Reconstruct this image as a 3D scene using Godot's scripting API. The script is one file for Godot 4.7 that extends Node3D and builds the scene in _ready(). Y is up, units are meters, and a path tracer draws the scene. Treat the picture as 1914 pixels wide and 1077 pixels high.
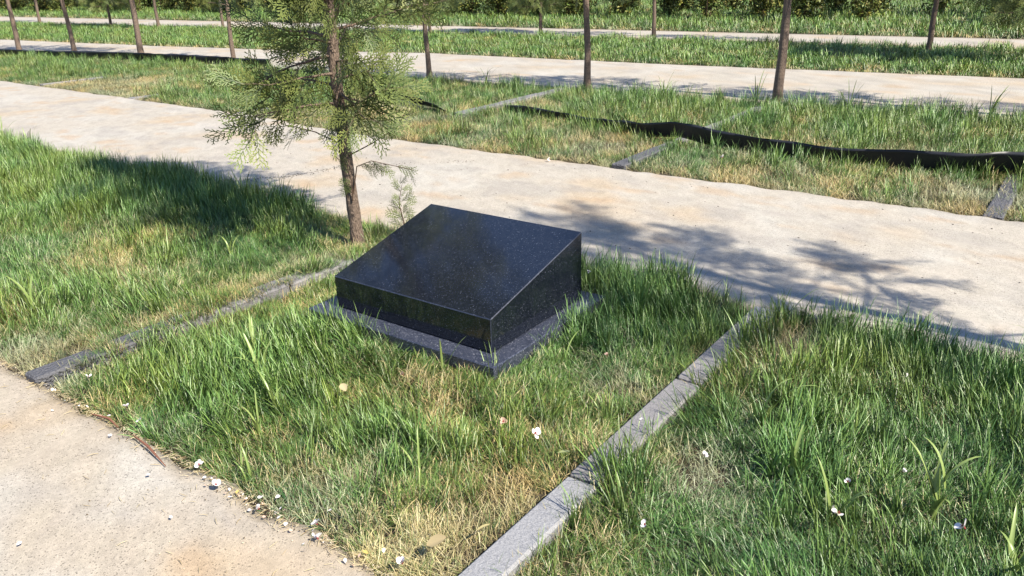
extends Node3D

const SOIL := -0.03
var rng := RandomNumberGenerator.new()
var used := {}
var eye := Vector3(0, 1.5, 0)
var view_dir := Vector3.ZERO
var n_patch := FastNoiseLite.new()
var n_fine := FastNoiseLite.new()
var n_flow := FastNoiseLite.new()
var M := {}

# ---- edges of the beds and paths, as x, z pairs ------------------------------------------------
var bed_front := [Vector2(-20, -1.13), Vector2(-3.2, -1.15), Vector2(6, -1.15)]
var bed_back := [Vector2(-20, -3.6), Vector2(-9, -3.5), Vector2(-5, -3.42), Vector2(6, -3.42)]
var walk_far := [Vector2(-24, -5.9), Vector2(-14.6, -5.86), Vector2(-8.2, -5.73), Vector2(-6.2, -5.52), Vector2(6, -5.53)]
var lane_near := [Vector2(-34, -7.0), Vector2(-24, -7.7), Vector2(-19.7, -8.05), Vector2(-16, -8.56), Vector2(-12.8, -8.94), Vector2(-8.2, -9.05), Vector2(-3, -9.1), Vector2(6, -9.45)]
var lane_far := [Vector2(-38, -9.4), Vector2(-25.3, -10.4), Vector2(-18.2, -10.9), Vector2(-13.3, -11.5), Vector2(-10.8, -12.04), Vector2(-5.5, -12.13), Vector2(-0.9, -12.44), Vector2(6, -12.7)]
var back_near := [Vector2(-58, -13.6), Vector2(-35, -14.6), Vector2(-12.8, -16.1), Vector2(-1.4, -16.3), Vector2(8, -16.4)]
var back_far := [Vector2(-60, -17.0), Vector2(-42, -17.6), Vector2(-15, -18.2), Vector2(-1.5, -18.3), Vector2(8, -18.4)]

func edge(line: Array, x: float) -> float:
	for i in line.size() - 1:
		var a: Vector2 = line[i]
		var b: Vector2 = line[i + 1]
		if x <= b.x or i == line.size() - 2:
			return lerpf(a.y, b.y, clampf((x - a.x) / (b.x - a.x), 0.0, 1.0))
	return 0.0

func _ready():
	rng.seed = 7
	# camera
	var cam := Camera3D.new()
	cam.name = "camera"
	cam.position = eye
	cam.rotation_order = EULER_ORDER_YXZ
	cam.rotation_degrees = Vector3(-21.893, 36.685, -1.613)
	cam.fov = 39.647
	cam.near = 0.05
	cam.far = 500.0
	add_child(cam)
	view_dir = -cam.transform.basis.z
	# sky, exposure
	var sky_mat := ProceduralSkyMaterial.new()
	sky_mat.sky_top_color = Color(0.35, 0.46, 0.65)
	sky_mat.sky_horizon_color = Color(0.76, 0.78, 0.80)
	sky_mat.sky_curve = 0.12
	sky_mat.ground_horizon_color = Color(0.5, 0.5, 0.45)
	sky_mat.ground_bottom_color = Color(0.3, 0.3, 0.25)
	sky_mat.sun_angle_max = 1.0
	var sky := Sky.new()
	sky.sky_material = sky_mat
	var env := Environment.new()
	env.background_mode = Environment.BG_SKY
	env.sky = sky
	env.background_energy_multiplier = 1.0
	env.tonemap_mode = Environment.TONE_MAPPER_LINEAR
	env.tonemap_exposure = 1.9
	env.sdfgi_enabled = true
	env.ssao_enabled = true
	env.ssil_enabled = true
	var we := WorldEnvironment.new()
	we.name = "environment"
	we.environment = env
	add_child(we)
	# sun: from +x and a little behind the camera's side of the stone
	var sun := DirectionalLight3D.new()
	sun.name = "sun"
	sun.light_color = Color(1.0, 0.965, 0.905)
	sun.light_energy = 1.6
	sun.light_angular_distance = 0.7
	sun.shadow_enabled = true
	add_child(sun)
	sun.look_at_from_position(Vector3(10, 10, 0), Vector3(10, 10, 0) + Vector3(-0.67, -0.735, -0.07), Vector3.UP)

	n_patch.seed = 3
	n_patch.frequency = 1.1
	n_patch.fractal_octaves = 3
	n_fine.seed = 11
	n_fine.frequency = 4.5
	n_fine.fractal_octaves = 2
	n_flow.seed = 21
	n_flow.frequency = 0.9
	n_flow.fractal_octaves = 1

	make_materials()
	build_ground()
	build_kerbs()
	build_marker()
	build_trees()
	build_shrubs()
	build_hoses()
	build_grass()
	build_weeds()
	build_litter()

# ================================================================ helpers
func numbered(called: String) -> String:
	if not used.has(called):
		used[called] = 0
		return called
	used[called] += 1
	return "%s_%03d" % [called, used[called]]

func tag(o: Node, label: String, category: String, group := "", kind := ""):
	o.set_meta("label", label)
	o.set_meta("category", category)
	if group != "":
		o.set_meta("group", group)
	if kind != "":
		o.set_meta("kind", kind)

func thing(called: String, at := Vector3.ZERO) -> Node3D:
	var o := Node3D.new()
	o.name = numbered(called)
	o.position = at
	add_child(o)
	return o

func obj(called: String, mesh: Mesh, mat: Material, parent: Node = null) -> MeshInstance3D:
	var o := MeshInstance3D.new()
	o.mesh = mesh
	o.material_override = mat
	if parent == null:
		o.name = numbered(called)
		add_child(o)
	else:
		o.name = called
		parent.add_child(o, true)
	return o

func structure(called: String, mesh: Mesh, mat: Material) -> MeshInstance3D:
	var o := obj(called, mesh, mat)
	o.set_meta("kind", "structure")
	return o

func many(called: String, mesh: Mesh, mat: Material, where: Array, tints: Array, parent: Node) -> MultiMeshInstance3D:
	var mm := MultiMesh.new()
	mm.transform_format = MultiMesh.TRANSFORM_3D
	mm.use_colors = true
	mm.mesh = mesh
	mm.instance_count = where.size()
	for i in where.size():
		mm.set_instance_transform(i, where[i])
		mm.set_instance_color(i, tints[i])
	var o := MultiMeshInstance3D.new()
	o.multimesh = mm
	o.material_override = mat
	o.name = called
	o.set_meta("kind", "stuff")
	parent.add_child(o, true)
	return o

class Soup:
	var v := PackedVector3Array()
	var n := PackedVector3Array()
	var c := PackedColorArray()
	var uv := PackedVector2Array()
	var i := PackedInt32Array()
	func put(p: Vector3, nn: Vector3, col: Color, t := Vector2.ZERO) -> int:
		v.append(p)
		n.append(nn)
		c.append(col)
		uv.append(t)
		return v.size() - 1
	func tri(a: int, b: int, d: int):
		i.append(a)
		i.append(b)
		i.append(d)
	func face(pts: Array, outward: Vector3, col := Color.WHITE):
		# a flat convex polygon, front side towards outward (front faces run clockwise)
		var nn: Vector3 = (pts[1] - pts[0]).cross(pts[2] - pts[0]).normalized()
		var flip: bool = nn.dot(outward) > 0.0
		if not flip:
			nn = -nn
		var first := v.size()
		for p in pts:
			put(p, nn, col)
		for k in range(1, pts.size() - 1):
			if flip:
				tri(first, first + k + 1, first + k)
			else:
				tri(first, first + k, first + k + 1)
	func mesh() -> ArrayMesh:
		var a := []
		a.resize(Mesh.ARRAY_MAX)
		a[Mesh.ARRAY_VERTEX] = v
		a[Mesh.ARRAY_NORMAL] = n
		a[Mesh.ARRAY_COLOR] = c
		a[Mesh.ARRAY_TEX_UV] = uv
		a[Mesh.ARRAY_INDEX] = i
		var m := ArrayMesh.new()
		m.add_surface_from_arrays(Mesh.PRIMITIVE_TRIANGLES, a)
		return m

func mix3(a: Color, b: Color, t: float) -> Color:
	return a.lerp(b, clampf(t, 0, 1))

# a block with chamfered edges from eight corners: 0-3 round the bottom, 4-7 above them
func chamfered(p: Array, b: float, part := 0) -> ArrayMesh:
	var s := Soup.new()
	var mid := Vector3.ZERO
	for q in p:
		mid += q / 8.0
	var faces := [[0, 1, 2, 3], [4, 5, 6, 7], [0, 1, 5, 4], [1, 2, 6, 5], [2, 3, 7, 6], [3, 0, 4, 7]]
	var inset := {}
	for f in 6:
		var pts := []
		for k in 4:
			var q: Vector3 = p[faces[f][k]]
			var d0: Vector3 = (p[faces[f][(k + 1) % 4]] - q).normalized()
			var d1: Vector3 = (p[faces[f][(k + 3) % 4]] - q).normalized()
			var w: Vector3 = q + (d0 + d1) * b
			inset[f * 8 + faces[f][k]] = w
			pts.append(w)
		if part != 2:
			s.face(pts, (pts[0] + pts[2]) * 0.5 - mid)
	for a in 8:
		if part == 1:
			break
		for c in range(a + 1, 8):
			var on := []
			for f in 6:
				if faces[f].has(a) and faces[f].has(c):
					on.append(f)
			if on.size() == 2:
				s.face([inset[on[0] * 8 + a], inset[on[0] * 8 + c], inset[on[1] * 8 + c], inset[on[1] * 8 + a]], (p[a] + p[c]) * 0.5 - mid)
		var around := []
		for f in 6:
			if faces[f].has(a):
				around.append(inset[f * 8 + a])
		s.face(around, p[a] - mid)
	return s.mesh()

func tube_into(s: Soup, pts: Array, radii: Array, sides: int, col: Color, rough := 0.0):
	var first := s.v.size()
	var ref := Vector3(0.31, 0.2, 0.93)
	for k in pts.size():
		var t: Vector3 = (pts[mini(k + 1, pts.size() - 1)] - pts[maxi(k - 1, 0)]).normalized()
		var a := t.cross(ref).normalized()
		var b := t.cross(a)
		for j in sides + 1:
			var th := TAU * j / sides
			var nn := a * cos(th) + b * sin(th)
			var r: float = radii[k]
			if rough > 0.0:
				r *= 1.0 + rough * n_fine.get_noise_3d(pts[k].x * 3 + cos(th) * 0.35, pts[k].y * 2.2, pts[k].z * 3 + sin(th) * 0.35)
			s.put(pts[k] + nn * r, nn, col, Vector2(float(j) / sides, k))
	for k in pts.size() - 1:
		for j in sides:
			var q := first + k * (sides + 1) + j
			s.tri(q, q + sides + 1, q + 1)
			s.tri(q + 1, q + sides + 1, q + sides + 2)

# ================================================================ materials
func noise_bytes(size: int, freq: float, oct: int, sd: int, type := FastNoiseLite.TYPE_SIMPLEX_SMOOTH) -> PackedByteArray:
	var n := FastNoiseLite.new()
	n.noise_type = type
	n.seed = sd
	n.frequency = freq
	n.fractal_octaves = oct
	if type == FastNoiseLite.TYPE_CELLULAR:
		n.cellular_return_type = FastNoiseLite.RETURN_CELL_VALUE
		n.fractal_type = FastNoiseLite.FRACTAL_NONE
	return n.get_seamless_image(size, size, false, false, 0.1, true).get_data()

func to_tex(size: int, data: PackedByteArray, rgb: bool) -> ImageTexture:
	var im := Image.create_from_data(size, size, false, Image.FORMAT_RGB8 if rgb else Image.FORMAT_L8, data)
	im.generate_mipmaps()
	return ImageTexture.create_from_image(im)

func leafy(c := Color.WHITE, back := Color(0.34, 0.40, 0.14), rough := 0.5) -> StandardMaterial3D:
	var m := StandardMaterial3D.new()
	m.albedo_color = c
	m.vertex_color_use_as_albedo = true
	m.roughness = rough
	m.cull_mode = BaseMaterial3D.CULL_DISABLED
	m.backlight_enabled = true
	m.backlight = back
	return m

func plain(c: Color, rough := 0.8) -> StandardMaterial3D:
	var m := StandardMaterial3D.new()
	m.albedo_color = c.linear_to_srgb()
	m.roughness = rough
	m.cull_mode = BaseMaterial3D.CULL_DISABLED
	return m

func make_materials():
	M.grass = leafy(Color.WHITE, Color(0.18, 0.24, 0.06))
	M.grass.roughness = 0.36
	M.foliage = leafy(Color.WHITE, Color(0.24, 0.28, 0.09), 0.6)
	M.petal = plain(Color(0.78, 0.74, 0.73), 0.6)
	M.petal.backlight_enabled = true
	M.petal.backlight = Color(0.5, 0.48, 0.48)
	M.petal_old = plain(Color(0.52, 0.36, 0.27), 0.8)
	M.calyx = plain(Color(0.22, 0.035, 0.03), 0.7)
	M.hose = plain(Color(0.014, 0.016, 0.022), 0.5)
	# concrete: fine sand grain over vertex-coloured stains
	var S := 1024
	var g1 := noise_bytes(S, 0.22, 2, 1)
	var g2 := noise_bytes(S, 0.035, 3, 2)
	var g3 := noise_bytes(S, 0.27, 1, 5, FastNoiseLite.TYPE_CELLULAR)
	var alb := PackedByteArray()
	alb.resize(S * S * 3)
	var bump := PackedByteArray()
	bump.resize(S * S)
	for k in S * S:
		var t := 236.0 + (g1[k] - 128) * 0.20 + (g2[k] - 128) * 0.12
		var pit := 0.0
		if g3[k] > 232 and g2[k] > 105:
			pit = 1.0
			t -= 58.0
		elif g3[k] < 22:
			t -= 12.0
		var u := clampf(t, 0, 255)
		alb[k * 3] = int(u)
		alb[k * 3 + 1] = int(u * 0.995)
		alb[k * 3 + 2] = int(u * 0.98)
		bump[k] = int(clampf(128 + (g1[k] - 128) * 0.45 + (g2[k] - 128) * 0.4 - pit * 50.0, 0, 255))
	M.concrete = StandardMaterial3D.new()
	M.concrete.vertex_color_use_as_albedo = true
	M.concrete.roughness = 0.92
	M.concrete.albedo_texture = to_tex(S, alb, true)
	M.concrete.heightmap_enabled = true
	M.concrete.heightmap_texture = to_tex(S, bump, false)
	M.concrete.heightmap_scale = 0.22
	# soil under the grass
	S = 512
	var e1 := noise_bytes(S, 0.02, 4, 31)
	var e2 := noise_bytes(S, 0.2, 2, 32)
	var soil := PackedByteArray()
	soil.resize(S * S * 3)
	for k in S * S:
		var t := clampf((e1[k] * 0.6 + e2[k] * 0.4) / 255.0, 0, 1)
		var col := Color(0.028, 0.023, 0.013).lerp(Color(0.11, 0.08, 0.042), t).linear_to_srgb()
		soil[k * 3] = int(col.r * 255)
		soil[k * 3 + 1] = int(col.g * 255)
		soil[k * 3 + 2] = int(col.b * 255)
	M.soil = StandardMaterial3D.new()
	M.soil.albedo_texture = to_tex(S, soil, true)
	M.soil.uv1_triplanar = true
	M.soil.uv1_world_triplanar = true
	M.soil.uv1_scale = Vector3(1.3, 1.3, 1.3)
	M.soil.roughness = 0.95
	M.soil.heightmap_enabled = true
	M.soil.heightmap_texture = to_tex(S, e2, false)
	M.soil.heightmap_scale = 1.2
	# black granite: dark ground with grey-blue crystals and a few bright flecks
	S = 2048
	var c1 := noise_bytes(S, 0.17, 1, 41, FastNoiseLite.TYPE_CELLULAR)
	var c2 := noise_bytes(S, 0.06, 3, 42)
	var c3 := noise_bytes(S, 0.16, 1, 43, FastNoiseLite.TYPE_CELLULAR)
	var dark := PackedByteArray()
	dark.resize(S * S * 3)
	var grey := PackedByteArray()
	grey.resize(S * S * 3)
	for k in S * S:
		var col := Color(0.006, 0.008, 0.013)
		var v1 := c1[k] / 255.0
		col = col.lerp(Color(0.043, 0.050, 0.068), smoothstep(0.62, 1.0, v1) * smoothstep(0.1, 0.75, c2[k] / 255.0))
		if c3[k] > 252:
			col = col.lerp(Color(0.20, 0.22, 0.25), 0.5)
		var sc := col.linear_to_srgb()
		dark[k * 3] = int(sc.r * 255)
		dark[k * 3 + 1] = int(sc.g * 255)
		dark[k * 3 + 2] = int(sc.b * 255)
		var gt := 0.5 + (v1 - 0.5) * 0.36 + (c2[k] / 255.0 - 0.5) * 0.5
		if c3[k] < 12:
			gt -= 0.25
		var gc := Color(0.55, 0.55, 0.56).lerp(Color(0.95, 0.94, 0.93), clampf(gt, 0, 1))
		grey[k * 3] = int(gc.r * 255)
		grey[k * 3 + 1] = int(gc.g * 255)
		grey[k * 3 + 2] = int(gc.b * 255)
	M.granite = StandardMaterial3D.new()
	M.granite.albedo_texture = to_tex(S, dark, true)
	M.granite.uv1_triplanar = true
	M.granite.uv1_scale = Vector3(1.07, 1.07, 1.07)
	M.granite.uv1_offset = Vector3(0.31, 0.17, 0.44)
	M.granite.roughness = 0.11
	M.granite.metallic_specular = 0.55
	M.granite_sawn = M.granite.duplicate()
	M.granite_sawn.roughness = 0.34
	M.granite_sawn.albedo_color = Color(1.9, 1.83, 1.78)
	M.granite_edge = M.granite.duplicate()
	M.granite_edge.roughness = 0.4
	M.granite_edge.albedo_color = Color(1.5, 1.5, 1.5)
	var kb := noise_bytes(1024, 0.04, 5, 51)
	var kbt := to_tex(1024, kb, false)
	for spec in [["kerb_pale", Color(0.40, 0.39, 0.39)], ["kerb_white", Color(0.49, 0.50, 0.515)], ["kerb_mid", Color(0.34, 0.335, 0.34)], ["kerb_dark", Color(0.20, 0.205, 0.225)]]:
		var m := StandardMaterial3D.new()
		m.albedo_texture = to_tex(S, grey, true) if not M.has("kerb_pale") else M.kerb_pale.albedo_texture
		m.albedo_color = spec[1].linear_to_srgb()
		m.uv1_triplanar = true
		m.uv1_scale = Vector3(1.3, 1.3, 1.3)
		m.roughness = 0.75
		m.heightmap_enabled = true
		m.heightmap_texture = kbt
		m.heightmap_scale = 0.22 if spec[0] != "kerb_dark" else 1.4
		M[spec[0]] = m
	# bark
	S = 512
	var b1 := noise_bytes(S, 0.03, 4, 61)
	var b2 := noise_bytes(S, 0.15, 2, 62)
	var bark := PackedByteArray()
	bark.resize(S * S * 3)
	for k in S * S:
		var t := clampf((b1[k] * 0.65 + b2[k] * 0.35) / 255.0 * 1.5 - 0.25, 0, 1)
		var col := Color(0.075, 0.05, 0.036).lerp(Color(0.30, 0.225, 0.17), t).linear_to_srgb()
		bark[k * 3] = int(col.r * 255)
		bark[k * 3 + 1] = int(col.g * 255)
		bark[k * 3 + 2] = int(col.b * 255)
	M.bark = StandardMaterial3D.new()
	M.bark.albedo_texture = to_tex(S, bark, true)
	M.bark.uv1_triplanar = true
	M.bark.uv1_scale = Vector3(9, 2.2, 9)
	M.bark.roughness = 0.9
	M.bark.heightmap_enabled = true
	M.bark.heightmap_texture = to_tex(S, b1, false)
	M.bark.heightmap_scale = 1.0
	M.twig = plain(Color(0.10, 0.062, 0.04), 0.85)

# ================================================================ ground and paths
func build_ground():
	var s := Soup.new()
	s.face([Vector3(-220, SOIL, -260), Vector3(160, SOIL, -260), Vector3(160, SOIL, 60), Vector3(-220, SOIL, 60)], Vector3.UP)
	structure("ground", s.mesh(), M.soil)
	paved("path", [Vector2(-20, 0.9), Vector2(6, 0.9)], bed_front, -9.0, 3.0, 0.045, 0.0)
	paved("path", bed_back, walk_far, -20.0, 5.0, 0.055, 1.0)
	paved("path", lane_near, lane_far, -34.0, 5.0, 0.16, 2.0)
	paved("path", back_near, back_far, -58.0, 7.0, 0.35, 3.0)

func paved(called: String, a: Array, b: Array, x0: float, x1: float, cell: float, which: float):
	var s := Soup.new()
	var stain := FastNoiseLite.new()
	stain.seed = 70 + int(which)
	stain.frequency = 0.75
	stain.fractal_octaves = 4
	var blotch := FastNoiseLite.new()
	blotch.seed = 90 + int(which)
	blotch.frequency = 1.6
	blotch.fractal_octaves = 3
	var rag := FastNoiseLite.new()
	rag.seed = 17
	rag.frequency = 3.2
	rag.fractal_octaves = 3
	var nx := int((x1 - x0) / cell)
	var depth := absf(edge(a, 0.0) - edge(b, 0.0))
	var nz := maxi(4, int(depth / cell))
	for ix in nx + 1:
		var x := x0 + (x1 - x0) * ix / nx
		var za := edge(a, x) + rag.get_noise_2d(x, 5.0) * 0.05
		var zb := edge(b, x) + rag.get_noise_2d(x, 25.0) * 0.05
		for iz in range(-1, nz + 2):
			var t := clampf(float(iz) / nz, 0, 1)
			var z := lerpf(za, zb, t)
			var y := stain.get_noise_2d(x * 0.8, z * 0.8 + 40) * 0.006
			var near_edge := minf(t, 1.0 - t) * depth
			y -= 0.012 * (1.0 - smoothstep(0.0, 0.06, near_edge))
			if iz < 0 or iz > nz:
				y = -0.08
			var col := Color(0.455, 0.418, 0.362)
			if which == 0.0:
				col = Color(0.44, 0.388, 0.318)
			var k := stain.get_noise_2d(x, z)
			var w := blotch.get_noise_2d(x * 0.7, z * 1.3)
			col = mix3(col, Color(0.475, 0.45, 0.405), smoothstep(0.05, 0.45, -k))
			col = mix3(col, Color(0.47, 0.36, 0.235), smoothstep(0.12, 0.5, k) * 0.5)
			col = mix3(col, Color(0.45, 0.30, 0.165), smoothstep(0.28, 0.6, w) * 0.42)
			col = mix3(col, Color(0.36, 0.335, 0.305), smoothstep(0.1, 0.5, -w) * 0.6)
			col *= 1.0 + 0.14 * rag.get_noise_2d(x * 2.2, z * 3.4) + 0.10 * rag.get_noise_2d(x * 7.0, z * 9.0)
			col = mix3(col, Color(0.33, 0.26, 0.17), (1.0 - smoothstep(0.0, 0.07, near_edge)) * 0.5)
			s.put(Vector3(x, y, z), Vector3.UP, col, Vector2(x, z) / 1.1)
	var row := nz + 3
	for ix in nx:
		for iz in row - 1:
			var q := ix * row + iz
			s.tri(q, q + 1, q + row)
			s.tri(q + 1, q + row + 1, q + row)
	var st := SurfaceTool.new()
	st.create_from(s.mesh(), 0)
	st.generate_normals()
	structure(called, st.commit(), M.concrete)

# ================================================================ kerbs
func kerb(label: String, x: float, z0: float, z1: float, width: float, top: float, piece: float, mats: Array, turn := 0.0):
	var o := thing("stone_kerb", Vector3(x, 0, z0))
	tag(o, label, "kerb", "stone kerbs between the burial plots")
	o.rotation.y = turn
	var z := 0.0
	var far := z1 - z0
	var k := 0
	while z > far + 0.05:
		var l := minf(piece * rng.randf_range(0.96, 1.04), z - far)
		var w := width * 0.5
		var pts := []
		for y in [-0.12, top]:
			for c in [[-w, z - 0.004], [w, z - 0.004], [w, z - l + 0.004], [-w, z - l + 0.004]]:
				pts.append(Vector3(c[0] + rng.randf_range(-0.006, 0.006), y + rng.randf_range(-0.005, 0.005), c[1] + rng.randf_range(-0.003, 0.003)))
		var m: Material = M[mats[k % mats.size()]]
		obj("kerb_stone", chamfered(pts, 0.008), m, o)
		z -= l
		k += 1

func build_kerbs():
	kerb("pale grey stone kerb between the black marker's plot and the greener lawn", -1.085, -1.05, -3.40, 0.110, 0.014, 0.75, ["kerb_white", "kerb_pale", "kerb_pale"], -0.004)
	kerb("dark veined stone kerb half sunk in grass, beside the cypress trunk", -3.27, -1.13, -2.95, 0.115, 0.03, 0.62, ["kerb_dark", "kerb_mid", "kerb_pale"], -0.03)
	kerb("grey kerb nearly hidden in the shaded grass beyond the cypress", -6.17, -2.8, -3.3, 0.11, 0.0, 0.5, ["kerb_mid"])
	kerb("short dark kerb crossed by the shiny end of the black hose", -0.42, -5.54, -8.6, 0.12, -0.002, 0.75, ["kerb_dark"])
	kerb("long grey kerb that the black hose crosses beside the open grass", -3.05, -5.56, -8.75, 0.12, 0.012, 0.78, ["kerb_dark", "kerb_mid", "kerb_pale", "kerb_pale"])
	kerb("mossy grey kerb at the gap in the black hose", -5.70, -6.75, -8.85, 0.12, 0.035, 0.8, ["kerb_mid"])
	kerb("kerb end showing at the path edge behind the cypress crown", -8.17, -5.72, -6.15, 0.12, 0.0, 0.8, ["kerb_pale", "kerb_mid"])
	kerb("weathered kerb end sunk in dry grass by the bright path", -10.58, -5.76, -6.2, 0.12, 0.0, 0.8, ["kerb_pale", "kerb_mid"])
	kerb("kerb end beside the bare tan mound along the path", -13.33, -5.88, -6.9, 0.12, 0.01, 0.8, ["kerb_pale", "kerb_mid"])

# ================================================================ the granite marker
func build_marker():
	var o := thing("grave_marker", Vector3(-2.634, 0, -2.207))
	tag(o, "polished black granite marker with a slanted face on a flat plinth", "grave marker")
	var W := 0.883
	var D := 0.670
	var top := 0.09
	var v := 0.089
	var t0 := top - 0.055
	obj("plinth", chamfered([Vector3(-v - 0.012, t0, v), Vector3(W + v - 0.012, t0, v), Vector3(W + v - 0.012, t0, -D - v), Vector3(-v - 0.012, t0, -D - v), Vector3(-v - 0.012, top, v), Vector3(W + v - 0.012, top, v), Vector3(W + v - 0.012, top, -D - v), Vector3(-v - 0.012, top, -D - v)], 0.003), M.granite_sawn, o)
	var b := top + 0.003
	var corners := [Vector3(0, b, 0), Vector3(W, b, 0), Vector3(W, b, -D), Vector3(0, b, -D), Vector3(0, top + 0.149, 0), Vector3(W, top + 0.149, 0), Vector3(W, top + 0.320, -D), Vector3(0, top + 0.320, -D)]
	var block := obj("slant_block", chamfered(corners, 0.0032, 1), M.granite, o)
	obj("honed_edge", chamfered(corners, 0.0032, 2), M.granite_edge, block)
	# the bedding it stands on
	obj("footing", chamfered([Vector3(-v + 0.03, -0.1, v - 0.03), Vector3(W + v - 0.03, -0.1, v - 0.03), Vector3(W + v - 0.03, -0.1, -D - v + 0.03), Vector3(-v + 0.03, -0.1, -D - v + 0.03), Vector3(-v + 0.03, t0, v - 0.03), Vector3(W + v - 0.03, t0, v - 0.03), Vector3(W + v - 0.03, t0, -D - v + 0.03), Vector3(-v + 0.03, t0, -D - v + 0.03)], 0.003), M.kerb_dark, o)

# ================================================================ cypress trees
func spray_mesh(sd: int) -> ArrayMesh:
	# a flat fan of scale-leaved branchlets, one unit long, in the x-y plane
	var r := RandomNumberGenerator.new()
	r.seed = sd
	var s := Soup.new()
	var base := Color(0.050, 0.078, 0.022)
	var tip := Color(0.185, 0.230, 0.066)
	var bend := r.randf_range(-0.25, 0.25)
	var axis := []
	var p := Vector3.ZERO
	var ang := 0.0
	for k in 13:
		axis.append(p)
		ang += bend / 12.0
		p += Vector3(sin(ang), cos(ang), 0) / 12.0
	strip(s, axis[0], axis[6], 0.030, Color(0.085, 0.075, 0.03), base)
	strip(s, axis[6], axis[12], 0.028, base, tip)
	for k in range(1, 13):
		var t := k / 12.0
		var side := 1.0 if k % 2 == 0 else -1.0
		var l := 0.46 * pow(sin(PI * clampf(0.12 + t * 0.8, 0, 1)), 0.8) * r.randf_range(0.75, 1.15)
		var a := bend * t + side * r.randf_range(0.6, 0.85)
		var q: Vector3 = axis[k]
		var d := Vector3(sin(a), cos(a), r.randf_range(-0.2, 0.2))
		var z := q + d * l
		z += Vector3(0, 0.06, 0) * l
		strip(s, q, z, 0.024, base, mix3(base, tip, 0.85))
		var nn := int(l / 0.055)
		for j in range(1, nn):
			var u := float(j) / nn
			var ss := 1.0 if j % 2 == 0 else -1.0
			var aa := a + ss * r.randf_range(0.5, 0.8) - side * 0.12
			var ll := l * 0.40 * (1.05 - u * 0.7) * r.randf_range(0.7, 1.2)
			var qq := q.lerp(z, u)
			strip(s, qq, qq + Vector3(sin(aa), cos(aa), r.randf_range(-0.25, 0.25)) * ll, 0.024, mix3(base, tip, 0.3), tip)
	return s.mesh()

func strip(s: Soup, a: Vector3, b: Vector3, w: float, c0: Color, c1: Color):
	var t := (b - a).normalized()
	var side := t.cross(Vector3(0, 0, 1)).normalized()
	var nn := side.cross(t)
	var k0 := s.put(a - side * w * 0.5, nn, c0)
	s.put(a + side * w * 0.5, nn, c0)
	var m := a.lerp(b, 0.6)
	s.put(m - side * w * 0.55 + nn * w * 0.2, nn, c1)
	s.put(m + side * w * 0.55 + nn * w * 0.2, nn, c1)
	s.put(b, nn, c1)
	s.tri(k0, k0 + 2, k0 + 1)
	s.tri(k0 + 1, k0 + 2, k0 + 3)
	s.tri(k0 + 2, k0 + 4, k0 + 3)

var sprays := []

func aim(at: Vector3, d: Vector3, facing: Vector3, size: float) -> Transform3D:
	var y := d.normalized()
	var z := (facing - y * facing.dot(y))
	if z.length() < 0.05:
		z = y.cross(Vector3(0.3, 0.1, 0.9))
	z = z.normalized()
	var x := y.cross(z)
	return Transform3D(Basis(x * size, y * size, z * size), at)

func crown_reach(t: float) -> float:
	# outline of the crown from its base (0) to its tip (1)
	return pow(sin(PI * pow(clampf(t * 0.93 + 0.07, 0, 1), 0.62)), 0.75)

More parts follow.
